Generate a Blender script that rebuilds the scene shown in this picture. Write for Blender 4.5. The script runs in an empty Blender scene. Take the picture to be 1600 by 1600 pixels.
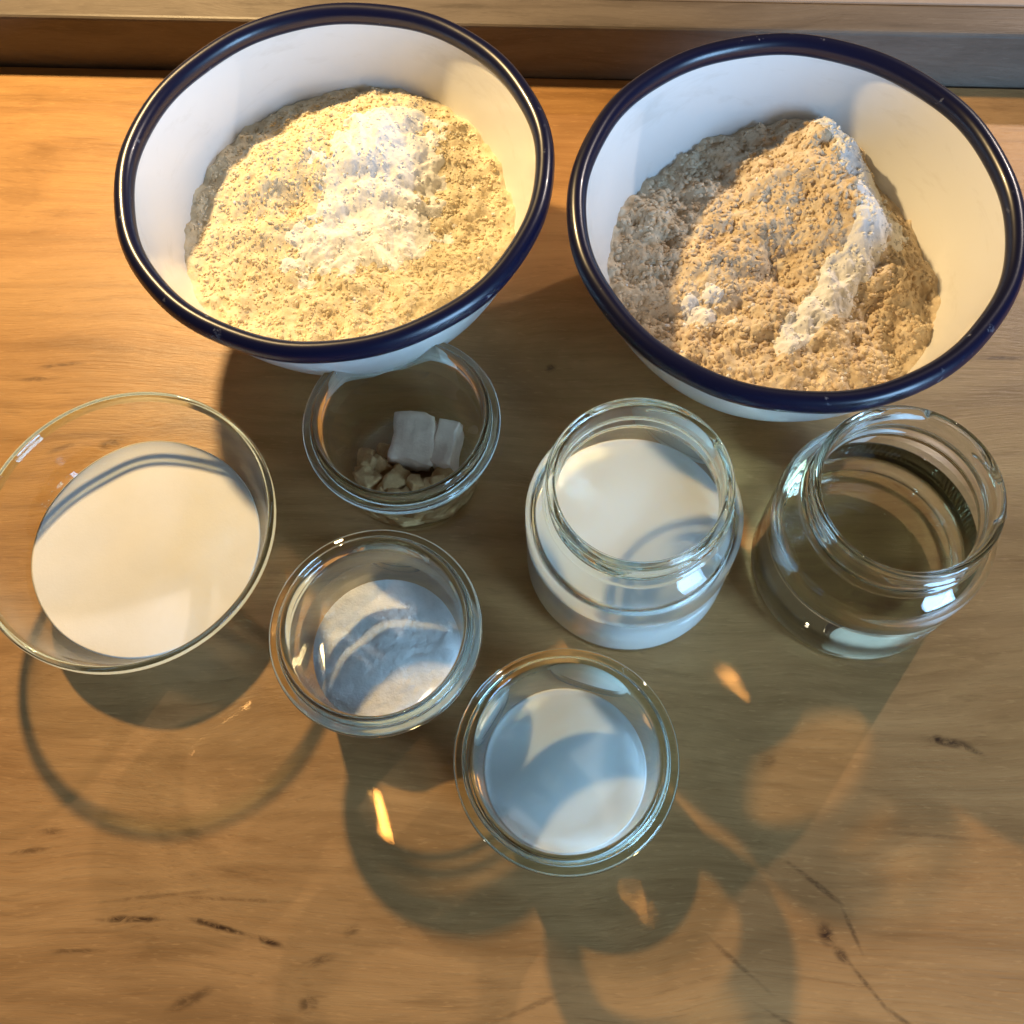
import bpy, bmesh, math, random
from mathutils import Vector, Matrix, noise

random.seed(7)
S = bpy.context.scene
COL = S.collection

# ------------------------------------------------------------------ camera
PHI, ROLL, CAM_H, F_PX = 0.39172, -0.07657, 0.44075, 1657.86
fw = Vector((0, math.sin(PHI), -math.cos(PHI)))
up0 = Vector((0, math.cos(PHI), math.sin(PHI)))
rt0 = Vector((1, 0, 0))
rt = rt0 * math.cos(ROLL) + up0 * math.sin(ROLL)
up = -rt0 * math.sin(ROLL) + up0 * math.cos(ROLL)
cd = bpy.data.cameras.new('camera')
cam = bpy.data.objects.new('camera', cd)
COL.objects.link(cam)
M = Matrix.Identity(4)
for i in range(3):
    M[i][0], M[i][1], M[i][2] = rt[i], up[i], -fw[i]
M.translation = Vector((0, 0, CAM_H))
cam.matrix_world = M
cd.sensor_width = 36
cd.lens = 36 * F_PX / 1600
cd.clip_start = 0.01
cd.clip_end = 50
S.camera = cam

# ------------------------------------------------------------------ light
world = bpy.data.worlds.new('World')
S.world = world
world.use_nodes = True
bg = world.node_tree.nodes['Background']
bg.inputs[0].default_value = (1.0, 0.84, 0.68, 1)
bg.inputs[1].default_value = 0.05


def lamp(name, kind, loc, target, energy, color, size, caustic=True, size_y=None):
    ld = bpy.data.lights.new(name, kind)
    ld.energy = energy
    ld.color = color
    if kind == 'AREA':
        ld.shape = 'RECTANGLE' if size_y else 'DISK'
        ld.size = size
        if size_y:
            ld.size_y = size_y
    else:
        ld.shadow_soft_size = size
    ld.cycles.is_caustics_light = caustic
    o = bpy.data.objects.new(name, ld)
    COL.objects.link(o)
    o.location = loc
    o.rotation_euler = (Vector(target) - Vector(loc)).to_track_quat('-Z', 'Y').to_euler()
    return o


# warm lamp behind on the left, whiter lamp behind on the right, daylight from a window in front on the right
lamp('warm_lamp', 'POINT', (-0.24, 0.57, 0.41), (0, 0, 0), 13.5, (1.0, 0.70, 0.33), 0.014)
lamp('white_lamp', 'POINT', (0.763, 0.803, 0.588), (0, 0, 0), 15.0, (1.0, 0.84, 0.74), 0.014)
lamp('window_light', 'AREA', (0.84, -0.66, 0.40), (0.05, 0.2, 0.05), 15.5, (0.36, 0.64, 1.0), 0.42, False, size_y=0.55)

S.render.engine = 'CYCLES'
cy = S.cycles
cy.use_denoising = True
try:
    cy.denoiser = 'OPENIMAGEDENOISE'
    cy.denoising_prefilter = 'ACCURATE'
except Exception:
    pass
cy.use_adaptive_sampling = False
cy.max_bounces = 20
cy.transmission_bounces = 20
cy.transparent_max_bounces = 16
cy.diffuse_bounces = 5
cy.glossy_bounces = 8
cy.caustics_refractive = True
cy.caustics_reflective = True
cy.blur_glossy = 0.0
cy.sample_clamp_indirect = 12.0
cy.use_guiding = True
cy.use_surface_guiding = True
cy.use_volume_guiding = False
S.view_settings.view_transform = 'Standard'
S.view_settings.look = 'None'
S.view_settings.exposure = 0.38
S.view_settings.gamma = 1.0


# ------------------------------------------------------------------ helpers
def link(o, parent=None):
    COL.objects.link(o)
    if parent is not None:
        o.parent = parent
    return o


def tag(o, label, cat, group=None):
    o['label'] = label
    o['category'] = cat
    if group:
        o['group'] = group
    return o


def empty(name, loc, label, cat, group=None, rz=0.0):
    o = bpy.data.objects.new(name, None)
    o.empty_display_size = 0.02
    o.location = loc
    o.rotation_euler = (0, 0, rz)
    link(o)
    return tag(o, label, cat, group)


def mesh_obj(name, verts, faces, mat, parent=None, smooth=True, caster=False, receiver=False):
    me = bpy.data.meshes.new(name)
    me.from_pydata(verts, [], faces)
    me.update()
    if smooth:
        me.polygons.foreach_set('use_smooth', [True] * len(me.polygons))
    me.materials.append(mat)
    o = bpy.data.objects.new(name, me)
    o.cycles.is_caustics_caster = caster
    o.cycles.is_caustics_receiver = receiver
    return link(o, parent)


def refine(pts, n):
    """Catmull-Rom through the profile points, n pieces a span; a point given twice stays a corner."""
    out = []
    k = len(pts)
    for i in range(k - 1):
        p1, p2 = pts[i], pts[i + 1]
        if p1 == p2:
            continue
        p0 = pts[i - 1] if i > 0 else p1
        p3 = pts[i + 2] if i + 2 < k else p2
        for j in range(n):
            t = j / n
            q = []
            for a, b, c, d in zip(p0, p1, p2, p3):
                q.append(0.5 * (2 * b + (c - a) * t + (2 * a - 5 * b + 4 * c - d) * t * t + (3 * b - a - 3 * c + d) * t ** 3))
            out.append((max(q[0], 0.0), q[1]))
    out.append(pts[-1])
    return out


def lathe(profile, seg=144, bump=None):
    """Revolve (r, z) points; points on the axis become one vertex. bump(theta, z) is added to r."""
    verts, faces, rows = [], [], []
    for r, z in profile:
        if r < 1e-6:
            rows.append([len(verts)])
            verts.append((0, 0, z))
        else:
            row = []
            for i in range(seg):
                a = 2 * math.pi * i / seg
                rr = r + (bump(a, r, z) if bump else 0)
                row.append(len(verts))
                verts.append((rr * math.cos(a), rr * math.sin(a), z))
            rows.append(row)
    for A, B in zip(rows, rows[1:]):
        for i in range(seg):
            j = (i + 1) % seg
            if len(A) == 1 and len(B) == 1:
                continue
            if len(A) == 1:
                faces.append((A[0], B[j], B[i]))
            elif len(B) == 1:
                faces.append((A[i], A[j], B[0]))
            else:
                faces.append((A[i], A[j], B[j], B[i]))
    return verts, faces


def interp(tab, x):
    """tab of (x, y) rising in x"""
    if x <= tab[0][0]:
        return tab[0][1]
    for (a, b), (c, d) in zip(tab, tab[1:]):
        if x <= c:
            return b + (d - b) * (x - a) / (c - a)
    return tab[-1][1]


def sm(a, b, x):
    t = min(max((x - a) / (b - a), 0), 1)
    return t * t * (3 - 2 * t)


def nz(x, y, s, o=0.0):
    return noise.noise(Vector((x / s + o, y / s - o, o * 1.7)))


# ------------------------------------------------------------------ materials
def mat(name):
    m = bpy.data.materials.new(name)
    m.use_nodes = True
    nt = m.node_tree
    p = nt.nodes['Principled BSDF']
    return m, nt, p


def N(nt, t, **kw):
    n = nt.nodes.new(t)
    for k, v in kw.items():
        setattr(n, k, v)
    return n


def math_node(nt, op, a, b=None, clamp=False):
    n = N(nt, 'ShaderNodeMath', operation=op, use_clamp=clamp)
    for i, v in enumerate((a, b)):
        if v is None:
            continue
        if isinstance(v, (int, float)):
            n.inputs[i].default_value = v
        else:
            nt.links.new(v, n.inputs[i])
    return n.outputs[0]


def mixc(nt, fac, a, b, blend='MIX'):
    n = N(nt, 'ShaderNodeMix', data_type='RGBA', blend_type=blend)
    for sock, v in ((n.inputs[0], fac), (n.inputs[6], a), (n.inputs[7], b)):
        if isinstance(v, (int, float)):
            sock.default_value = v
        elif isinstance(v, tuple):
            sock.default_value = (*v, 1) if len(v) == 3 else v
        else:
            nt.links.new(v, sock)
    return n.outputs[2]


def noise_tex(nt, vec, scale, detail=4, rough=0.55, dist=0.0):
    n = N(nt, 'ShaderNodeTexNoise')
    n.inputs['Scale'].default_value = scale
    n.inputs['Detail'].default_value = detail
    n.inputs['Roughness'].default_value = rough
    n.inputs['Distortion'].default_value = dist
    nt.links.new(vec, n.inputs['Vector'])
    return n.outputs['Fac']


def ramp(nt, fac, stops):
    n = N(nt, 'ShaderNodeValToRGB')
    e = n.color_ramp.elements
    while len(e) < len(stops):
        e.new(0.5)
    for el, (pos, c) in zip(e, stops):
        el.position = pos
        el.color = (*c, 1) if len(c) == 3 else c
    nt.links.new(fac, n.inputs[0])
    return n.outputs[0]


def mapping(nt, vec, loc=(0, 0, 0), rot=(0, 0, 0), scale=(1, 1, 1), kind='POINT'):
    n = N(nt, 'ShaderNodeMapping', vector_type=kind)
    n.inputs['Location'].default_value = loc
    n.inputs['Rotation'].default_value = rot
    n.inputs['Scale'].default_value = scale
    nt.links.new(vec, n.inputs['Vector'])
    return n.outputs[0]


def bump_node(nt, p, height, strength=0.3, dist=0.001):
    b = N(nt, 'ShaderNodeBump')
    b.inputs['Strength'].default_value = strength
    b.inputs['Distance'].default_value = dist
    nt.links.new(height, b.inputs['Height'])
    nt.links.new(b.outputs[0], p.inputs['Normal'])


def wood_material(name, light, dark, marks, rough=0.34, grain_rot=0.0):
    m, nt, p = mat(name)
    tc = N(nt, 'ShaderNodeTexCoord')
    ob = tc.outputs['Object']
    # slow warp so the grain wanders
    wv = mapping(nt, ob, rot=(0, 0, grain_rot))
    warp = N(nt, 'ShaderNodeTexNoise')
    warp.inputs['Scale'].default_value = 6.0
    warp.inputs['Detail'].default_value = 2
    nt.links.new(wv, warp.inputs['Vector'])
    sub = N(nt, 'ShaderNodeVectorMath', operation='SUBTRACT')
    nt.links.new(warp.outputs['Color'], sub.inputs[0])
    sub.inputs[1].default_value = (0.5, 0.5, 0.5)
    scl = N(nt, 'ShaderNodeVectorMath', operation='SCALE')
    scl.inputs['Scale'].default_value = 0.045
    nt.links.new(sub.outputs[0], scl.inputs[0])
    add = N(nt, 'ShaderNodeVectorMath', operation='ADD')
    nt.links.new(wv, add.inputs[0])
    nt.links.new(scl.outputs[0], add.inputs[1])
    v = add.outputs[0]
    broad = noise_tex(nt, mapping(nt, v, scale=(2.5, 14, 14)), 1.0, 4, 0.6, 0.6)
    fine = noise_tex(nt, mapping(nt, v, scale=(9, 120, 120)), 1.0, 5, 0.65)
    pores = noise_tex(nt, mapping(nt, v, scale=(60, 900, 900)), 1.0, 3, 0.6)
    blot = noise_tex(nt, mapping(nt, v, scale=(9, 22, 22)), 1.0, 4, 0.6, 0.8)
    c = ramp(nt, broad, [(0.3, dark), (0.72, light)])
    lt2 = tuple(min(1, x * 1.12) for x in light)
    c = mixc(nt, math_node(nt, 'MULTIPLY', ramp(nt, fine, [(0.42, (0, 0, 0)), (0.68, (1, 1, 1))]), 0.45), c, lt2)
    dk2 = tuple(x * 0.62 for x in dark)
    c = mixc(nt, math_node(nt, 'MULTIPLY', ramp(nt, fine, [(0.30, (1, 1, 1)), (0.43, (0, 0, 0))]), 0.45), c, dk2)
    c = mixc(nt, math_node(nt, 'MULTIPLY', ramp(nt, blot, [(0.28, (1, 1, 1)), (0.50, (0, 0, 0))]), 0.55), c, dk2)
    c = mixc(nt, math_node(nt, 'MULTIPLY', ramp(nt, pores, [(0.28, (1, 1, 1)), (0.42, (0, 0, 0))]), 0.30), c, dk2)
    fib = noise_tex(nt, mapping(nt, v, scale=(14, 520, 520)), 1.0, 6, 0.75)
    c = mixc(nt, math_node(nt, 'MULTIPLY', ramp(nt, fib, [(0.36, (1, 1, 1)), (0.47, (0, 0, 0))]), 0.20), c, dk2)
    ray = noise_tex(nt, mapping(nt, wv, scale=(150, 700, 700)), 1.0, 2, 0.5)     # short ray flecks
    c = mixc(nt, math_node(nt, 'MULTIPLY', ramp(nt, ray, [(0.60, (0, 0, 0)), (0.70, (1, 1, 1))]), 0.35), c, lt2)
    rings = N(nt, 'ShaderNodeTexWave', wave_type='BANDS', bands_direction='Y')
    rings.inputs['Scale'].default_value = 9.0
    rings.inputs['Distortion'].default_value = 9.0
    rings.inputs['Detail'].default_value = 3.0
    rings.inputs['Detail Scale'].default_value = 0.9
    nt.links.new(mapping(nt, wv, scale=(0.28, 1.6, 1)), rings.inputs['Vector'])
    c = mixc(nt, math_node(nt, 'MULTIPLY', ramp(nt, rings.outputs['Fac'], [(0.0, (1, 1, 1)), (0.10, (0, 0, 0))]), 0.20), c, dk2)
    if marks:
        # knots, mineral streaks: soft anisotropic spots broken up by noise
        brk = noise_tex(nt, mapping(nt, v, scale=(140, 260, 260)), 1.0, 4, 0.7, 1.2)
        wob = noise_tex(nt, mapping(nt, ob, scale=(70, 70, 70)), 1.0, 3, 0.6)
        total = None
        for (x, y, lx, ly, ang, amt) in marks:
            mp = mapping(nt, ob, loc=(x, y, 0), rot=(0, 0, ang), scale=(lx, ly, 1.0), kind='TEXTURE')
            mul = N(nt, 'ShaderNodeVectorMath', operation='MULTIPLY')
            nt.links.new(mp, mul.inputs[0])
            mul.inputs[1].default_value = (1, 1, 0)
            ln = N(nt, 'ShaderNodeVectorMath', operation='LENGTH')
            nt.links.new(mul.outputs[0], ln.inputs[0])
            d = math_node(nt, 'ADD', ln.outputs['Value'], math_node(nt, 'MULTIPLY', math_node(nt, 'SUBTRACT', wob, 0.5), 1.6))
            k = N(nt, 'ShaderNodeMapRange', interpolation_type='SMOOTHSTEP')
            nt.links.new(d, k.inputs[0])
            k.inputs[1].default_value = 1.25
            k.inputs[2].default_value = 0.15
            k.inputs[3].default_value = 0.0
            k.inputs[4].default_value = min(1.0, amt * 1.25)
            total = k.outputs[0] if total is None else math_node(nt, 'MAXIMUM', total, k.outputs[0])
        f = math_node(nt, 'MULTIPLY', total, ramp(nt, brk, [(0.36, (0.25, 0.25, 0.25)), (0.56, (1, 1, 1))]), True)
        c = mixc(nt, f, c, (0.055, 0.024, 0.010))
    nt.links.new(c, p.inputs['Base Color'])
    rr = N(nt, 'ShaderNodeMapRange')
    nt.links.new(blot, rr.inputs[0])
    rr.inputs[3].default_value = rough - 0.07
    rr.inputs[4].default_value = rough + 0.12
    nt.links.new(rr.outputs[0], p.inputs['Roughness'])
    p.inputs['Specular IOR Level'].default_value = 0.35
    bump_node(nt, p, math_node(nt, 'ADD', fib, math_node(nt, 'MULTIPLY', pores, 0.8)), 0.4, 0.0004)
    return m


# (x, y, half length, half width, angle, strength) on the worktop
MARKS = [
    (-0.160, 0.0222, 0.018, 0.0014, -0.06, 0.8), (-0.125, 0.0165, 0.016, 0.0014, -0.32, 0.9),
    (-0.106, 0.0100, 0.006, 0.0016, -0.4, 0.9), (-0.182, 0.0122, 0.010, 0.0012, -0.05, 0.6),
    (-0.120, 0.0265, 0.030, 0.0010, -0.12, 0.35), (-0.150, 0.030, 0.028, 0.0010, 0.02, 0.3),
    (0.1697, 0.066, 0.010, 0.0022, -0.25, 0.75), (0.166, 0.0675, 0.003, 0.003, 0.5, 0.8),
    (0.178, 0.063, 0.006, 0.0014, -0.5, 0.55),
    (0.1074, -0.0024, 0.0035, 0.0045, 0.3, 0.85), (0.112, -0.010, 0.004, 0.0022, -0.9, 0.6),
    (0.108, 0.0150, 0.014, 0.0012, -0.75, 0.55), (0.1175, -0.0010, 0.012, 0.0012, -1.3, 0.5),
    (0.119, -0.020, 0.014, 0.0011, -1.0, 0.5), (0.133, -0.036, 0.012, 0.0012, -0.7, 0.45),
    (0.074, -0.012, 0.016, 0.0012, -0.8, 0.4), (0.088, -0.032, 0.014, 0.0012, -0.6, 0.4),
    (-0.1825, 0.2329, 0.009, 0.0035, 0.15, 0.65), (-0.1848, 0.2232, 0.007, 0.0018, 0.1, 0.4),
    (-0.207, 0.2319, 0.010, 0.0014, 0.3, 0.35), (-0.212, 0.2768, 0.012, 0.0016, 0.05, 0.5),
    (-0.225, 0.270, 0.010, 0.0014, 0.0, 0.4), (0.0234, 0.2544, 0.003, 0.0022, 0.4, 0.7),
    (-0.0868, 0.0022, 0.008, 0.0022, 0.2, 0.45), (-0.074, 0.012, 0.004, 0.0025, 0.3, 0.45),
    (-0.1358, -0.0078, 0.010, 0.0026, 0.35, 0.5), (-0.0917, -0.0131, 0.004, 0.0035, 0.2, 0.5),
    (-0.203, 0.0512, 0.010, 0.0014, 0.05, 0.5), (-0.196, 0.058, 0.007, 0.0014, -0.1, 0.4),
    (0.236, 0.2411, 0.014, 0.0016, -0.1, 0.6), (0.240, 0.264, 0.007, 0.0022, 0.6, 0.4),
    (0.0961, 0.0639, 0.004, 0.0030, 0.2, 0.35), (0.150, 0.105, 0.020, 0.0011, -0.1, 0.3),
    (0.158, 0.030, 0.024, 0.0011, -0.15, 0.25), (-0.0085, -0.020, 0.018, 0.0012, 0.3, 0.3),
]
WOOD = wood_material('maple_worktop', (0.50, 0.280, 0.108), (0.33, 0.162, 0.054), MARKS, 0.36, 0.10)
DARK_WOOD = wood_material('dark_back_board', (0.165, 0.135, 0.108), (0.100, 0.076, 0.058), None, 0.40, 0.10)
LEDGE_WOOD = wood_material('ledge_wood', (0.36, 0.29, 0.24), (0.26, 0.20, 0.16), None, 0.45, 0.10)


def glass_material(name, tint, ior=1.5):
    m, nt, p = mat(name)
    nt.nodes.remove(p)
    g = N(nt, 'ShaderNodeBsdfGlass')
    g.inputs['Color'].default_value = (*tint, 1)
    g.inputs['Roughness'].default_value = 0.0
    g.inputs['IOR'].default_value = ior
    nt.links.new(g.outputs[0], nt.nodes['Material Output'].inputs['Surface'])
    return m


def wall_material(name, tint, ed0, ed1, ior=1.5):
    """thin blown wall: where one looks straight through it the two faces cancel and light passes unbent,
    with the Fresnel reflection on top; towards grazing the wall bends light like solid glass"""
    m, nt, p = mat(name)
    nt.nodes.remove(p)
    g = N(nt, 'ShaderNodeBsdfGlass')
    g.inputs['Color'].default_value = (*tint, 1)
    g.inputs['Roughness'].default_value = 0.0
    g.inputs['IOR'].default_value = ior
    t = N(nt, 'ShaderNodeBsdfTransparent')
    t.inputs['Color'].default_value = (*tint, 1)
    gl = N(nt, 'ShaderNodeBsdfGlossy')
    gl.inputs['Roughness'].default_value = 0.0
    lw = N(nt, 'ShaderNodeLayerWeight')
    lw.inputs['Blend'].default_value = 0.5
    fr = N(nt, 'ShaderNodeMapRange')            # Schlick, both ways alike
    pw = math_node(nt, 'POWER', lw.outputs['Facing'], 4.0)
    nt.links.new(pw, fr.inputs[0])
    fr.inputs[3].default_value = 0.035
    fr.inputs[4].default_value = 0.85
    thin = N(nt, 'ShaderNodeMixShader')
    nt.links.new(fr.outputs[0], thin.inputs[0])
    nt.links.new(t.outputs[0], thin.inputs[1])
    nt.links.new(gl.outputs[0], thin.inputs[2])
    ed = N(nt, 'ShaderNodeMapRange', interpolation_type='SMOOTHSTEP')
    nt.links.new(lw.outputs['Facing'], ed.inputs[0])
    ed.inputs[1].default_value = ed0
    ed.inputs[2].default_value = ed1
    mx = N(nt, 'ShaderNodeMixShader')
    nt.links.new(ed.outputs[0], mx.inputs[0])
    nt.links.new(thin.outputs[0], mx.inputs[1])
    nt.links.new(g.outputs[0], mx.inputs[2])
    nt.links.new(mx.outputs[0], nt.nodes['Material Output'].inputs['Surface'])
    return m


WALL = wall_material('thin_glass_wall', (0.975, 0.992, 0.98), 0.42, 0.62)
BOWL_WALL = wall_material('flared_glass_wall', (0.985, 0.995, 0.985), 0.80, 0.94)
BEAD = wall_material('greenish_glass_bead', (0.90, 0.965, 0.925), 0.14, 0.30)
JAR_RIM = wall_material('greenish_jar_rim', (0.92, 0.972, 0.938), 0.09, 0.20)
RIM_WALL = wall_material('thick_glass_rim', (0.955, 0.985, 0.962), 0.13, 0.28)
GLASS = glass_material('clear_glass', (0.985, 0.995, 0.985))
GREEN_GLASS = glass_material('greenish_glass', (0.965, 0.992, 0.972))
OIL = glass_material('clear_liquid', (0.99, 0.96, 0.88), 1.34)


def plain(name, col, rough, spec=0.5, sss=0.0, sss_r=(0.01, 0.008, 0.006), coat=0.0):
    m, nt, p = mat(name)
    p.inputs['Base Color'].default_value = (*col, 1)
    p.inputs['Roughness'].default_value = rough
    p.inputs['Specular IOR Level'].default_value = spec
    if sss:
        p.inputs['Subsurface Weight'].default_value = sss
        p.inputs['Subsurface Radius'].default_value = sss_r
        p.inputs['Subsurface Scale'].default_value = 1.0
    if coat:
        p.inputs['Coat Weight'].default_value = coat
        p.inputs['Coat Roughness'].default_value = 0.06
    return m, nt, p


def enamel_material(name, col, rough, coat=0.35):
    m, nt, p = plain(name, col, rough, 0.45, coat=coat)
    tc = N(nt, 'ShaderNodeTexCoord')
    ob = tc.outputs['Object']
    bump_node(nt, p, noise_tex(nt, ob, 55, 3, 0.5), 0.10, 0.0012)
    if coat < 0.2:                      # rim: a few pale chips and rubbed spots
        chip = noise_tex(nt, ob, 210, 3, 0.6)
        wear = noise_tex(nt, ob, 26, 2, 0.5)
        f = math_node(nt, 'MULTIPLY', ramp(nt, chip, [(0.66, (0, 0, 0)), (0.71, (1, 1, 1))]), ramp(nt, wear, [(0.52, (0, 0, 0)), (0.62, (1, 1, 1))]))
        nt.links.new(mixc(nt, math_node(nt, 'MULTIPLY', f, 0.55), col, (0.30, 0.31, 0.36)), p.inputs['Base Color'])
    else:                               # faint grey-beige scuffs
        sc = noise_tex(nt, mapping(nt, ob, scale=(30, 30, 90)), 1.0, 4, 0.7, 0.5)
        nt.links.new(mixc(nt, math_node(nt, 'MULTIPLY', ramp(nt, sc, [(0.56, (0, 0, 0)), (0.74, (1, 1, 1))]), 0.30), col, (0.56, 0.53, 0.48)), p.inputs['Base Color'])
    return m


WHITE_ENAMEL = enamel_material('white_enamel', (0.80, 0.80, 0.79), 0.22)
NAVY_ENAMEL = enamel_material('navy_enamel', (0.004, 0.005, 0.026), 0.30, 0.08)


def powder_material(name, stops, scale, detail=5, rough=0.9, bump=0.35):
    m, nt, p = plain(name, (1, 1, 1), rough, 0.15)
    tc = N(nt, 'ShaderNodeTexCoord')
    f = noise_tex(nt, tc.outputs['Object'], scale, detail, 0.65)
    nt.links.new(ramp(nt, f, stops), p.inputs['Base Color'])
    f2 = noise_tex(nt, tc.outputs['Object'], 900, 3, 0.7)
    bump_node(nt, p, math_node(nt, 'ADD', f, f2), bump, 0.0008)
    return m


YELLOW_MEAL = powder_material('yellow_meal', [(0.30, (0.62, 0.50, 0.31)), (0.5, (0.76, 0.65, 0.45)), (0.72, (0.81, 0.73, 0.56))], 260)
YELLOW_CRUMB = powder_material('yellow_crumb', [(0.3, (0.68, 0.55, 0.34)), (0.7, (0.81, 0.72, 0.54))], 60)
OAT_MEAL = powder_material('oat_meal', [(0.30, (0.50, 0.37, 0.22)), (0.5, (0.71, 0.58, 0.41)), (0.72, (0.80, 0.70, 0.54))], 190)
OAT_CRUMB = powder_material('oat_crumb', [(0.28, (0.50, 0.35, 0.20)), (0.72, (0.82, 0.71, 0.54))], 55)
WHITE_FLOUR = powder_material('white_flour', [(0.3, (0.80, 0.79, 0.77)), (0.7, (0.88, 0.87, 0.86))], 130)
SALT = powder_material('white_salt', [(0.3, (0.68, 0.67, 0.68)), (0.7, (0.82, 0.81, 0.82))], 200, bump=0.5)
YEAST = powder_material('fresh_yeast', [(0.3, (0.60, 0.43, 0.33)), (0.7, (0.76, 0.59, 0.47))], 120, rough=0.75)
TAN_YEAST = powder_material('tan_yeast', [(0.3, (0.36, 0.19, 0.075)), (0.7, (0.66, 0.44, 0.22))], 150, rough=0.8)
SUGAR = powder_material('smooth_white_filling', [(0.3, (0.80, 0.77, 0.71)), (0.7, (0.85, 0.82, 0.77))], 40, bump=0.08)
MILK = plain('milk', (0.72, 0.72, 0.68), 0.12, 0.45, 0.5)[0]
THIN_MILK = plain('thin_milk', (0.60, 0.62, 0.59), 0.10, 0.45, 0.5)[0]

# ------------------------------------------------------------------ setting
BACK_L, BACK_R = Vector((-0.26396, 0.47343, 0)), Vector((0.28713, 0.40241, 0))
bd = (BACK_R - BACK_L).normalized()          # along the back edge
bn = Vector((-bd.y, bd.x, 0))                # away from the viewer
BM = (BACK_L + BACK_R) / 2


def slab(name, x0, x1, y0, y1, z0, z1, m, parent=None, bevel=0.002, receiver=True):
    """box in the frame of the back edge: x along it, y behind it"""
    bm = bmesh.new()
    bmesh.ops.create_cube(bm, size=1)
    for v in bm.verts:
        lx = x0 if v.co.x < 0 else x1
        ly = y0 if v.co.y < 0 else y1
        lz = z0 if v.co.z < 0 else z1
        v.co = BM + bd * lx + bn * ly + Vector((0, 0, lz))
    bmesh.ops.recalc_face_normals(bm, faces=bm.faces)
    if bevel:
        bmesh.ops.bevel(bm, geom=bm.edges[:], offset=bevel, segments=3, profile=0.5, affect='EDGES')
    me = bpy.data.meshes.new(name)
    bm.to_mesh(me)
    bm.free()
    me.materials.append(m)
    o = bpy.data.objects.new(name, me)
    o.cycles.is_caustics_receiver = receiver
    return link(o, parent)


top = slab('worktop', -0.75, 0.75, -0.75, -0.0012, -0.04, 0.0, WOOD, bevel=0.0012)
top['kind'] = 'structure'
board = slab('back_board', -0.75, 0.75, 0.0, 0.020, -0.04, 0.0335, DARK_WOOD, bevel=0.0022)
tag(board, 'dark brown wooden upstand board standing along the back edge of the worktop', 'board')
ledge = slab('ledge', -0.75, 0.75, 0.0205, 0.30, 0.002, 0.0330, LEDGE_WOOD, bevel=0.002)
ledge['kind'] = 'structure'

# ------------------------------------------------------------------ enamel bowls
IN_TAB = [(0.0040, 0.0460), (0.0065, 0.0500), (0.011, 0.0545), (0.020, 0.0612), (0.032, 0.0685), (0.048, 0.0765), (0.066, 0.0828), (0.0830, 0.0868)]
R_OUT = 0.09308


def wall_r(z):
    return interp(IN_TAB, z)


def enamel_bowl(loc, label, rz):
    t = empty('enamel_bowl', loc, label, 'bowl', 'white enamel bowls with navy rims', rz)
    inner = [(r, z) for z, r in IN_TAB]
    outer = [(r + 0.0016, z - 0.0012) for r, z in inner]
    prof = [(0, 0.0012), (0.03, 0.0012), (0.044, 0.0009), (0.0475, 0.0004)]
    prof += [(0.0500, 0.0012)] + outer[1:] + [(0.0880, 0.0836)] + inner[::-1] + [(0.041, 0.0030), (0.03, 0.0030), (0, 0.0030)]
    prof = refine(prof, 4)

    def dent(a, r, z):
        return 0.00035 * math.sin(2 * a + 0.6) * (z / 0.083) + 0.00018 * math.sin(5 * a + 2.0) * (z / 0.083)
    v, f = lathe(prof, 144, dent)
    mesh_obj('bowl_body', v, f, WHITE_ENAMEL, t, receiver=True)
    # rolled rim
    rc, zc, ra, rb_ = R_OUT - 0.0041, 0.0832, 0.0041, 0.0050
    ring = [(rc + ra * math.cos(a), zc + rb_ * math.sin(a)) for a in [2 * math.pi * i / 20 for i in range(20)]]
    ring.append(ring[0])

    def wob(a, r, z):
        return 0.00035 * math.sin(2 * a + 0.6) + 0.0002 * math.sin(7 * a + 1.0) + 0.00016 * math.sin(13 * a)
    v, f = lathe(ring, 180, wob)
    mesh_obj('rim', v, f, NAVY_ENAMEL, t)
    return t


BL = Vector((-0.06389, 0.30999, 0))
BR = Vector((0.12427, 0.27153, 0))
enamel_bowl(BL, 'left white enamel bowl with navy rim, filled with yellow meal', 0.0)
enamel_bowl(BR, 'right white enamel bowl with navy rim, filled with brown flakes and a white streak', 1.3)


def g2(x, y, cx, cy, sx, sy, ang=0.0):
    dx, dy = x - cx, y - cy
    c, s = math.cos(ang), math.sin(ang)
    u, v = (dx * c + dy * s) / sx, (-dx * s + dy * c) / sy
    return math.exp(-0.5 * (u * u + v * v))


def clump(x, y, o):
    a = nz(x, y, 0.014, o)
    b = nz(x, y, 0.0062, o + 3)
    c = abs(nz(x, y, 0.0034, o + 7))
    d = nz(x, y, 0.0012, o + 9)
    return 0.0026 * a + 0.0017 * b - 0.0010 * c + 0.00028 * d


def h_left(x, y):
    z = 0.0445
    z += 0.0200 * g2(x, y, 0.012, 0.036, 0.028, 0.026)
    z += 0.0090 * g2(x, y, -0.034, 0.028, 0.018, 0.018)
    z += 0.0055 * g2(x, y, 0.002, -0.012, 0.026, 0.018)
    z -= 0.0065 * g2(x, y, -0.024, 0.010, 0.008, 0.006, 0.5)
    z -= 0.0045 * g2(x, y, 0.002, -0.002, 0.014, 0.004, 0.3)
    z -= 0.0030 * g2(x, y, -0.006, 0.016, 0.004, 0.012, 0.3)
    z += 0.003 * g2(x, y, 0.035, -0.045, 0.03, 0.015)
    return z + 1.2 * clump(x, y, 1.3)


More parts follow.
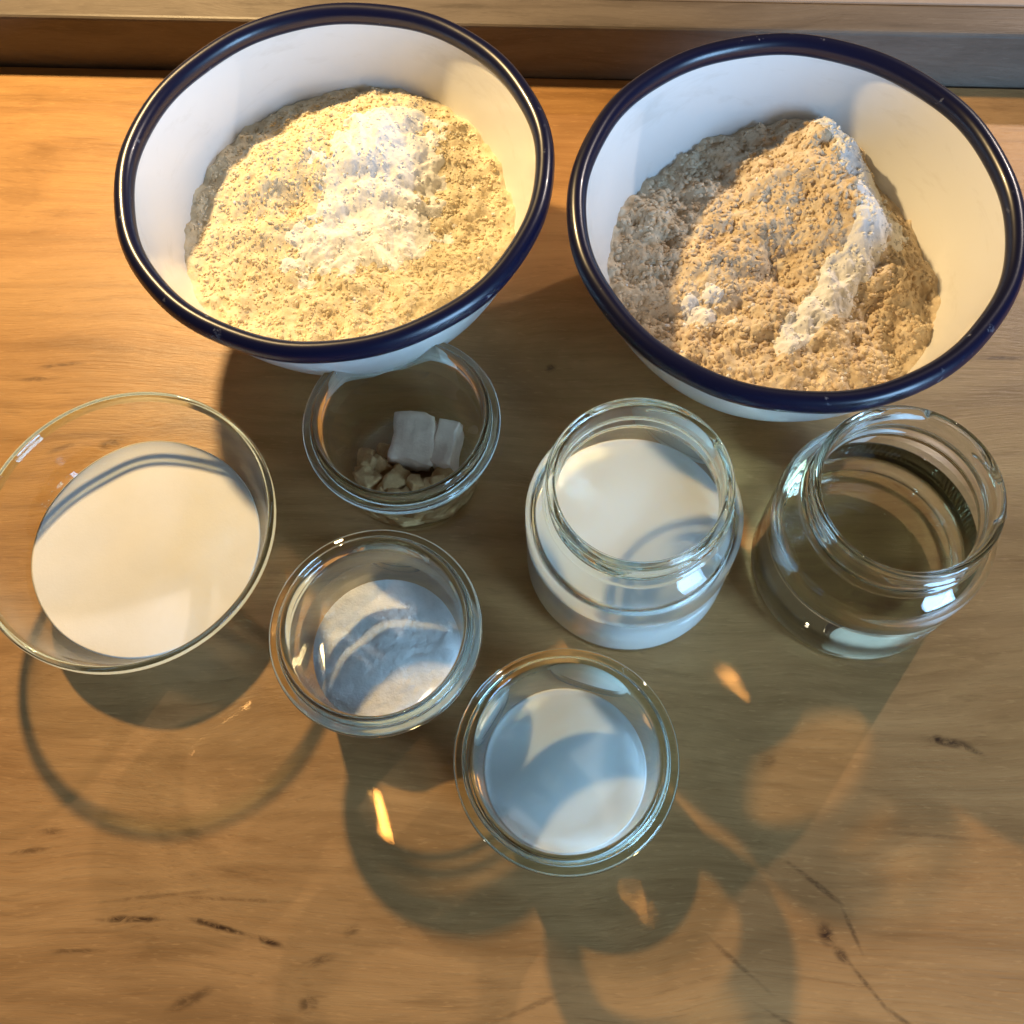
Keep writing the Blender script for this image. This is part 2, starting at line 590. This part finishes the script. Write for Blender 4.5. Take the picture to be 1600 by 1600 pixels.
def h_right(x, y):
    z = 0.0400
    z += 0.0180 * g2(x, y, 0.022, 0.038, 0.020, 0.028, 0.35)
    z += 0.0110 * g2(x, y, 0.033, 0.056, 0.008, 0.014, 0.5)
    z += 0.0130 * g2(x, y, 0.040, 0.008, 0.011, 0.022, 0.5)
    z += 0.0085 * g2(x, y, -0.022, 0.012, 0.032, 0.030)
    z += 0.0065 * g2(x, y, 0.010, -0.020, 0.022, 0.026, -0.6)
    z += 0.0050 * g2(x, y, 0.010, -0.055, 0.05, 0.014)
    z -= 0.0060 * g2(x, y, 0.002, 0.000, 0.007, 0.016, -0.5)
    z -= 0.0060 * g2(x, y, 0.066, 0.030, 0.014, 0.030, 0.3)
    return z + 1.6 * clump(x, y, 5.1)


def heap_grid(hfun, n_r=120, n_a=360):
    verts, faces = [(0, 0, hfun(0, 0))], []
    edge = []
    for i in range(n_a):
        a = 2 * math.pi * i / n_a
        r = 0.072
        for _ in range(6):
            r = wall_r(hfun(r * math.cos(a), r * math.sin(a))) + 0.0006
        edge.append(r)
    for k in range(1, n_r + 1):
        for i in range(n_a):
            a = 2 * math.pi * i / n_a
            r = edge[i] * (k / n_r) ** 0.8
            x, y = r * math.cos(a), r * math.sin(a)
            verts.append((x, y, hfun(x, y)))
    for i in range(n_a):
        faces.append((0, 1 + i, 1 + (i + 1) % n_a))
    for k in range(n_r - 1):
        b0, b1 = 1 + k * n_a, 1 + (k + 1) * n_a
        for i in range(n_a):
            j = (i + 1) % n_a
            faces.append((b0 + i, b1 + i, b1 + j, b0 + j))
    return verts, faces


def patch_grid(hfun, tfun, x0, x1, y0, y1, step=0.0006):
    """a skin of thickness tfun on hfun; only where it comes out of the heap"""
    nx, ny = int((x1 - x0) / step), int((y1 - y0) / step)
    idx, verts, faces = {}, [], []

    def tf(x, y):
        t = tfun(x, y)
        return t if math.hypot(x, y) < wall_r(hfun(x, y)) - 0.0008 else -1
    tv = [[tf(x0 + i * step, y0 + j * step) for j in range(ny + 1)] for i in range(nx + 1)]

    def vid(i, j):
        if (i, j) not in idx:
            idx[(i, j)] = len(verts)
            x, y = x0 + i * step, y0 + j * step
            verts.append((x, y, hfun(x, y) + tv[i][j]))
        return idx[(i, j)]
    for i in range(nx):
        for j in range(ny):
            q = (tv[i][j], tv[i + 1][j], tv[i][j + 1], tv[i + 1][j + 1])
            if max(q) > -0.0002 and min(q) > -0.5:
                faces.append((vid(i, j), vid(i + 1, j), vid(i + 1, j + 1), vid(i, j + 1)))
    return verts, faces


ICO_V, ICO_F = None, None


def ico():
    global ICO_V, ICO_F
    if ICO_V is None:
        bm = bmesh.new()
        bmesh.ops.create_icosphere(bm, subdivisions=1, radius=1)
        ICO_V = [v.co.copy() for v in bm.verts]
        ICO_F = [tuple(v.index for v in f.verts) for f in bm.faces]
        bm.free()
    return ICO_V, ICO_F


def crumbs(spots, flat):
    """spots of (x, y, z, size); every crumb its own squashed, turned, uneven lump"""
    V, F = ico()
    verts, faces = [], []
    for (x, y, z, s) in spots:
        b = len(verts)
        R = Matrix.Rotation(random.uniform(0, 6.28), 3, 'Z') @ Matrix.Rotation(random.uniform(-0.6, 0.6), 3, 'X')
        sx, sy, sz = s * random.uniform(0.8, 1.5), s * random.uniform(0.6, 1.0), s * random.uniform(*flat)
        for v in V:
            k = random.uniform(0.75, 1.2)
            q = R @ Vector((v.x * sx * k, v.y * sy * k, v.z * sz * k))
            verts.append((x + q.x, y + q.y, z + q.z))
        faces += [tuple(i + b for i in f) for f in F]
    return verts, faces


def scatter(hfun, n, smin, smax, keep):
    out = []
    while len(out) < n:
        a, u = random.uniform(0, 6.2832), random.random() ** 0.5
        x, y = 0.0765 * u * math.cos(a), 0.0765 * u * math.sin(a)
        if random.random() > keep(x, y):
            continue
        z = hfun(x, y)
        if math.hypot(x, y) > wall_r(z) - 0.0025:
            continue
        s = smin + (smax - smin) * random.random() ** 2.5
        out.append((x, y, z + s * 0.15, s))
    return out


# left heap
lh = heap_grid(h_left)
left_heap = mesh_obj('yellow_meal', lh[0], lh[1], YELLOW_MEAL, receiver=True)
left_heap.location = BL
tag(left_heap, 'heap of golden yellow meal with white flour on top in the left enamel bowl', 'meal')


def t_left(x, y):
    m = 1.15 * g2(x, y, 0.018, 0.020, 0.020, 0.024, -0.25) + 0.75 * g2(x, y, -0.012, -0.014, 0.014, 0.011) + 0.7 * g2(x, y, 0.020, -0.012, 0.014, 0.012)
    m += 0.35 * g2(x, y, 0.024, 0.045, 0.012, 0.012)
    m += 0.42 * nz(x, y, 0.009, 2.2) + 0.30 * nz(x, y, 0.0035, 4.4)
    return (0.0042 * (m - 0.50) if m < 0.9 else 0.00168 + 0.0016 * (m - 0.9)) + 0.0003 * nz(x, y, 0.0016, 6.7)


pv, pf = patch_grid(h_left, t_left, -0.06, 0.07, -0.05, 0.068)
mesh_obj('white_flour', pv, pf, WHITE_FLOUR, left_heap)
cv, cf = crumbs(scatter(h_left, 4500, 0.00035, 0.0012, lambda x, y: 0.15 if t_left(x, y) > 0 else 1.0), (0.5, 0.9))
o = mesh_obj('meal_crumb', cv, cf, YELLOW_CRUMB, left_heap)
o['kind'] = 'stuff'
cv, cf = crumbs([(x, y, z + max(0, t_left(x, y)), s) for x, y, z, s in scatter(h_left, 900, 0.0003, 0.0010, lambda x, y: 1.0 if t_left(x, y) > -0.0004 else 0.03)], (0.5, 0.9))
o = mesh_obj('flour_crumb', cv, cf, WHITE_FLOUR, left_heap)
o['kind'] = 'stuff'

# right heap
rh = heap_grid(h_right)
right_heap = mesh_obj('brown_flakes', rh[0], rh[1], OAT_MEAL, receiver=True)
right_heap.location = BR
tag(right_heap, 'steep heap of brown flaky meal with a white flour streak in the right enamel bowl', 'meal')
STREAK = [(0.034, 0.066, 0.007), (0.041, 0.050, 0.009), (0.046, 0.030, 0.010), (0.050, 0.012, 0.0105), (0.036, -0.002, 0.0095), (0.022, -0.018, 0.009), (0.010, -0.030, 0.008), (-0.002, -0.041, 0.006)]


def t_right(x, y):
    best = -9
    for (x0, y0, w0), (x1, y1, w1) in zip(STREAK, STREAK[1:]):
        dx, dy = x1 - x0, y1 - y0
        u = min(max(((x - x0) * dx + (y - y0) * dy) / (dx * dx + dy * dy), 0), 1)
        d = math.hypot(x - x0 - dx * u, y - y0 - dy * u)
        best = max(best, 1 - d / (w0 + (w1 - w0) * u))
    m = best + 0.40 * nz(x, y, 0.010, 8.8) + 0.25 * nz(x, y, 0.004, 6.1)
    m = max(m, 0.8 * g2(x, y, -0.034, -0.022, 0.010, 0.008) - 0.52 + 0.5 * nz(x, y, 0.006, 3.3))
    return min(0.0050 * m, 0.0012 + 0.0016 * m) + 0.0003 * nz(x, y, 0.0016, 2.7)


pv, pf = patch_grid(h_right, t_right, -0.074, 0.070, -0.055, 0.078)
pk = [(x, y, z) for x, y, z in pv]
mesh_obj('white_flour', pv, pf, WHITE_FLOUR, right_heap)
cv, cf = crumbs(scatter(h_right, 4200, 0.0004, 0.0019, lambda x, y: 0.10 if t_right(x, y) > 0 else 1.0), (0.35, 0.7))
o = mesh_obj('flake_crumb', cv, cf, OAT_CRUMB, right_heap)
o['kind'] = 'stuff'
cv, cf = crumbs([(x, y, z + max(0, t_right(x, y)), s) for x, y, z, s in scatter(h_right, 700, 0.0003, 0.0012, lambda x, y: 1.0 if t_right(x, y) > -0.0006 else 0.04)], (0.5, 0.9))
o = mesh_obj('flour_crumb', cv, cf, WHITE_FLOUR, right_heap)
o['kind'] = 'stuff'

# ------------------------------------------------------------------ glass


def glass_thing(name, loc, label, cat, group, prof, cut, zthin, m, seg=160, bumpf=None, parts=('body', 'rim'), rim_m=None, wall_m=None):
    """prof goes outside up, over the lip, inside down; cut = index range (i, j) of the profile that is the rim;
    below zthin the body is a thin wall, above it thick glass"""
    t = empty(name, loc, label, cat, group)
    lo_a, hi, lo_b = prof[:cut[0] + 1], prof[cut[0]:cut[1] + 1], prof[cut[1]:]
    va, fa = lathe(lo_a, seg, bumpf)
    vb, fb = lathe(lo_b, seg, bumpf)
    b = len(va)
    o = mesh_obj(parts[0], va + vb, fa + [tuple(i + b for i in q) for q in fb], wall_m or WALL, t, caster=zthin < 0.04)
    o.data.materials.append(m)
    for p in o.data.polygons:
        if p.center.z > zthin:
            p.material_index = 1
    vh, fh = lathe(hi, seg, bumpf)
    mesh_obj(parts[1], vh, fh, rim_m or m, t, caster=True)
    return t


def build_profile(outer, inner, n=4):
    """returns a refined profile plus the index where each given point landed"""
    pts = outer + inner
    out, marks = [], []
    k = len(pts)
    for i in range(k - 1):
        marks.append(len(out))
        seg_ = refine([pts[max(i - 1, 0)], pts[i], pts[i + 1], pts[min(i + 2, k - 1)]], n)
        # take the middle span only
        if i == 0:
            sp = refine([pts[0], pts[1], pts[min(2, k - 1)]], n)[:n]
        else:
            sp = refine([pts[i - 1], pts[i], pts[i + 1], pts[min(i + 2, k - 1)]], n)[n:2 * n]
        out += sp
    marks.append(len(out))
    out.append(pts[-1])
    return out, marks


# small flanged preserving jars
W_OUT = [(0, 0.0012), (0.020, 0.0012), (0.0262, 0.0006), (0.0278, 0.0000), (0.0296, 0.0012), (0.0308, 0.0050), (0.0330, 0.0250),
         (0.0350, 0.0420), (0.0360, 0.0455), (0.0385, 0.0464), (0.0404, 0.0470), (0.0410, 0.0482), (0.0410, 0.0502), (0.0402, 0.0514), (0.0386, 0.0519), (0.0375, 0.0524),
         (0.0368, 0.0540), (0.0358, 0.0552)]
W_IN = [(0.0346, 0.0549), (0.0338, 0.0535), (0.0334, 0.0500), (0.0326, 0.0400), (0.0311, 0.0250), (0.0288, 0.0080), (0.0270, 0.0052), (0.022, 0.0044), (0, 0.0042)]
W_IN_TAB = [(0.0042, 0.026), (0.0052, 0.0270), (0.008, 0.0288), (0.025, 0.0311), (0.040, 0.0326), (0.05, 0.0334)]
wp, wm = build_profile(W_OUT, W_IN, 4)
W_CUT = (wm[8], wm[len(W_OUT) + 3])
JY, JS, JM = Vector((-0.04279, 0.20583, 0)), Vector((-0.05542, 0.11717, 0)), Vector((0.01272, 0.06328, 0))
GR = 'small flanged glass jars'
glass_thing('glass_jar', JY, 'small flanged glass jar with yeast lumps, tucked under the rim of the left bowl', 'jar', GR, wp, W_CUT, 0.036, GREEN_GLASS)
glass_thing('glass_jar', JS, 'small flanged glass jar holding lumpy white salt, beside the wide glass bowl', 'jar', GR, wp, W_CUT, 0.036, GREEN_GLASS)
glass_thing('glass_jar', JM, 'small flanged glass jar of whitish liquid, nearest the viewer', 'jar', GR, wp, W_CUT, 0.06, GREEN_GLASS, rim_m=JAR_RIM)

# wide glass bowl
G_OUT = [(0, 0.0010), (0.022, 0.0010), (0.030, 0.0004), (0.0330, 0.0002), (0.0365, 0.0022), (0.0430, 0.0090), (0.0500, 0.0195), (0.0560, 0.0310), (0.0602, 0.0412), (0.0612, 0.0432), (0.06134, 0.0448), (0.0610, 0.0462)]
G_IN = [(0.0599, 0.0468), (0.0588, 0.0462), (0.0582, 0.0447), (0.0579, 0.0430), (0.0570, 0.0405), (0.0538, 0.0305), (0.0478, 0.0196), (0.0408, 0.0098), (0.0345, 0.0044), (0.028, 0.0032), (0, 0.0030)]
G_IN_TAB = [(0.0032, 0.028), (0.0044, 0.0345), (0.0098, 0.0408), (0.0196, 0.0478), (0.0305, 0.0538), (0.0405, 0.0570)]
gp, gm = build_profile(G_OUT, G_IN, 4)
JG = Vector((-0.15709, 0.17055, 0))
glass_thing('glass_bowl', JG, 'wide shallow clear glass bowl with a smooth white filling, at the left edge', 'bowl', None, gp, (gm[8], gm[len(G_OUT) + 3]), 0.045, GREEN_GLASS, rim_m=BEAD, wall_m=BOWL_WALL)

# tall screw top jars
T_OUT = [(0, 0.0016), (0.026, 0.0016), (0.0335, 0.0006), (0.0365, 0.0000), (0.0395, 0.0010), (0.0418, 0.0042), (0.0425, 0.0100), (0.0425, 0.0350), (0.0425, 0.0540),
         (0.0420, 0.0590), (0.0400, 0.0634), (0.0370, 0.0662), (0.0350, 0.0680), (0.0345, 0.0695), (0.0356, 0.0706), (0.0359, 0.0722), (0.0354, 0.0738), (0.0340, 0.0748),
         (0.0336, 0.0765), (0.0336, 0.0790), (0.0337, 0.0815), (0.0338, 0.0840), (0.0343, 0.0855), (0.0345, 0.0868), (0.0338, 0.0880)]
T_IN = [(0.0325, 0.0883), (0.0314, 0.0876), (0.0309, 0.0860), (0.0308, 0.0800), (0.0309, 0.0700), (0.0318, 0.0672), (0.0345, 0.0640), (0.0380, 0.0608), (0.0394, 0.0570), (0.0398, 0.0500),
        (0.0398, 0.0200), (0.0394, 0.0100), (0.0380, 0.0066), (0.0345, 0.0052), (0.025, 0.0050), (0, 0.0054)]
T_IN_TAB = [(0.0052, 0.0345), (0.0066, 0.0380), (0.010, 0.0394), (0.020, 0.0398), (0.050, 0.0398)]
tp, tm = build_profile(T_OUT, T_IN, 3)


def lugs(a0):
    def f(a, r, z):
        if r < 0.0327 or z < 0.074 or z > 0.0875:
            return 0.0
        t = ((a - a0) % (math.pi / 2)) / (math.pi / 2)       # four slanting lugs
        if t > 0.62:
            return 0.0
        zc = 0.0842 - 0.0062 * t
        e = sm(0, 0.08, t) * (1 - sm(0.54, 0.62, t))
        return 0.0020 * e * math.exp(-((z - zc) / 0.0012) ** 2)
    return f


T_CUT = (tm[12], tm[len(T_OUT) + 4])
# finer neck so the lugs are round
def dense(prof, i0, i1, n):
    out = prof[:i0]
    for a, b in zip(prof[i0:i1], prof[i0 + 1:i1 + 1]):
        for k in range(n):
            out.append((a[0] + (b[0] - a[0]) * k / n, a[1] + (b[1] - a[1]) * k / n))
    return out + prof[i1:], (n - 1) * (i1 - i0)


tp, extra = dense(tp, tm[17], tm[23], 2)
T_CUT = (T_CUT[0], T_CUT[1] + extra)
TM, TC = Vector((0.04738, 0.15434, 0)), Vector((0.14280, 0.14278, 0))
GT = 'tall screw top jars'
glass_thing('screw_top_jar', TM, 'tall open screw top glass jar half full of white milk', 'jar', GT, tp, T_CUT, 0.09, GLASS, 176, lugs(0.4), ('body', 'screw_neck'), RIM_WALL)
glass_thing('screw_top_jar', TC, 'tall open screw top glass jar with clear liquid, furthest right', 'jar', GT, tp, T_CUT, 0.052, GLASS, 176, lugs(1.1), ('body', 'screw_neck'))


# ------------------------------------------------------------------ what is in the glasses
def liquid(name, loc, tab, level, over, m, label, cat, meniscus=0.0008, z0=None, caster=False):
    zb = tab[0][0] - 0.0002 if z0 is None else z0
    prof = [(0, zb), (tab[0][1], zb)]
    for z, r in tab[1:]:
        if z < level - 0.001:
            prof.append((r + over, z))
    r = interp(tab, level)
    prof += [(r + over, level + meniscus), (r - 0.0006, level + meniscus * 0.55), (r - 0.0016, level + meniscus * 0.15), (r - 0.003, level), (r * 0.5, level), (0, level)]
    v, f = lathe(prof, 128)
    o = mesh_obj(name, v, f, m, None, receiver=not caster, caster=caster)
    o.location = loc
    return tag(o, label, cat)


liquid('milk', TM, T_IN_TAB, 0.0400, 0.0003, MILK, 'white milk standing in the tall screw top jar', 'milk')
liquid('clear_liquid', TC, T_IN_TAB, 0.0440, 0.0003, OIL, 'clear faintly golden liquid in the right tall jar', 'liquid', caster=True)
liquid('whitish_liquid', JM, W_IN_TAB, 0.0250, 0.0003, THIN_MILK, 'thin whitish liquid in the small jar nearest the viewer', 'liquid')


def filling(name, loc, tab, level, hf, m, label, cat, n_r=60, n_a=160):
    verts, faces = [], []
    rows = []
    for z, r in [(tab[0][0] - 0.0002, tab[0][1])] + [(z, r) for z, r in tab[1:] if z < level - 0.002]:
        rows.append((r + 0.0003, z))
    for r, z in rows:
        verts += [(r * math.cos(2 * math.pi * i / n_a), r * math.sin(2 * math.pi * i / n_a), z) for i in range(n_a)]
    R = interp(tab, level)
    for k in range(n_r):
        for i in range(n_a):
            a = 2 * math.pi * i / n_a
            s = 1 - k / n_r
            zz = level + hf(R * s * math.cos(a), R * s * math.sin(a))
            rr = (interp(tab, zz) + 0.0003) * s
            verts.append((rr * math.cos(a), rr * math.sin(a), zz))
    top_i = len(verts)
    verts.append((0, 0, level + hf(0, 0)))
    n_rows = len(rows) + n_r
    for k in range(n_rows - 1):
        for i in range(n_a):
            j = (i + 1) % n_a
            faces.append((k * n_a + i, k * n_a + j, (k + 1) * n_a + j, (k + 1) * n_a + i))
    b = (n_rows - 1) * n_a
    for i in range(n_a):
        faces.append((b + i, b + (i + 1) % n_a, top_i))
    faces.append(tuple(range(n_a - 1, -1, -1)))
    o = mesh_obj(name, verts, faces, m, None, receiver=True)
    o.location = loc
    return tag(o, label, cat)


filling('white_filling', JG, G_IN_TAB, 0.0215,
        lambda x, y: 0.0016 * g2(x, y, 0.004, 0.000, 0.012, 0.05, 0.15) - 0.0010 * g2(x, y, -0.03, -0.01, 0.02, 0.04) + 0.0003 * nz(x, y, 0.02, 1.1),
        SUGAR, 'smooth creamy white filling in the wide shallow glass bowl', 'filling')
filling('salt', JS, W_IN_TAB, 0.0190,
        lambda x, y: 0.0012 * nz(x, y, 0.014, 3.1) + 0.0006 * abs(nz(x, y, 0.007, 5.7)) + 0.0002 * nz(x, y, 0.0022, 1.9) + 0.0014 * g2(x, y, -0.006, 0.004, 0.010, 0.012),
        SALT, 'lumpy white salt in the small jar beside the wide glass bowl', 'salt', 70, 200)


def lump(name, loc, size, rz, seedv, label, cat, group=None, tilt=(0, 0), parts=None):
    """an uneven broken block: a cube cut fine and pushed about with noise"""
    bm = bmesh.new()
    bmesh.ops.create_cube(bm, size=1)
    bmesh.ops.subdivide_edges(bm, edges=bm.edges[:], cuts=9 if group is None else 6, use_grid_fill=True)
    sv = Vector(size)
    k = min(1.0, min(size) / 0.011)
    for v in bm.verts:
        q = v.co.copy()
        m = max(abs(q.x), abs(q.y), abs(q.z)) * 2
        n = q.normalized() * 0.5 * m
        q = q.lerp(n * 1.25, 0.10 if group is None else 0.32)          # round the block a little
        w = Vector((q.x * sv.x, q.y * sv.y, q.z * sv.z))
        d = noise.noise_vector(w / 0.012 + Vector((seedv, seedv * 2, 0))) * 0.0022
        d += noise.noise_vector(w / 0.0045 + Vector((0, seedv, 3))) * (0.0009 if group is None else 0.0024)
        d += noise.noise_vector(w / 0.0016 + Vector((seedv, 5, 3))) * (0.0003 if group is None else 0.0008)
        v.co = w + d * k
    me = bpy.data.meshes.new(name)
    bm.to_mesh(me)
    bm.free()
    me.polygons.foreach_set('use_smooth', [True] * len(me.polygons))
    me.materials.append(TAN_YEAST if group else YEAST)
    o = bpy.data.objects.new(name, me)
    o.location = loc
    o.rotation_euler = (tilt[0], tilt[1], rz)
    link(o)
    return tag(o, label, cat, group)


YZ = 0.0045
lump('yeast_block', JY + Vector((0.0010, 0.0085, YZ + 0.0090)), (0.019, 0.022, 0.016), -0.18, 1.0, 'large smooth beige block of fresh yeast lying in the small jar under the left bowl', 'yeast', None, (0.12, 0.10))
lump('yeast_block', JY + Vector((0.0165, 0.0050, YZ + 0.0085)), (0.0095, 0.021, 0.015), -0.28, 2.0, 'narrow yeast slab split off along the right side of the large yeast block', 'yeast', None, (0.10, -0.10))
base_lump = None
PIECES = [(-0.0195, -0.006, .012, .008, .008), (-0.0135, -0.0135, .010, .008, .008), (-0.0075, -0.0090, .009, .013, .009), (-0.0205, 0.0045, .009, .008, .006),
          (-0.003, -0.0185, .011, .008, .008), (0.0065, -0.0150, .011, .009, .009), (0.0155, -0.0100, .012, .008, .009), (-0.0145, 0.0000, .009, .008, .007),
          (0.0130, -0.0180, .009, .007, .006), (-0.0125, 0.0075, .007, .006, .005),
          (-0.0180, 0.0005, .006, .005, .010), (-0.0090, -0.0175, .006, .006, .010), (0.0015, -0.0130, .007, .006, .012), (0.0105, -0.0120, .006, .005, .011),
          (-0.0235, -0.0015, .005, .005, .005), (0.0195, -0.0135, .005, .005, .005)]
for i, (x, y, a, b, c) in enumerate(PIECES):
    lump('yeast_crumb', JY + Vector((x, y, YZ + c * 0.5)), (a, b, c), random.uniform(0, 3), 3.0 + i * 1.7, 'loose beige yeast crumb on the jar floor beside the big yeast block', 'yeast', 'loose yeast crumbs', (random.uniform(-.4, .4), random.uniform(-.4, .4)))
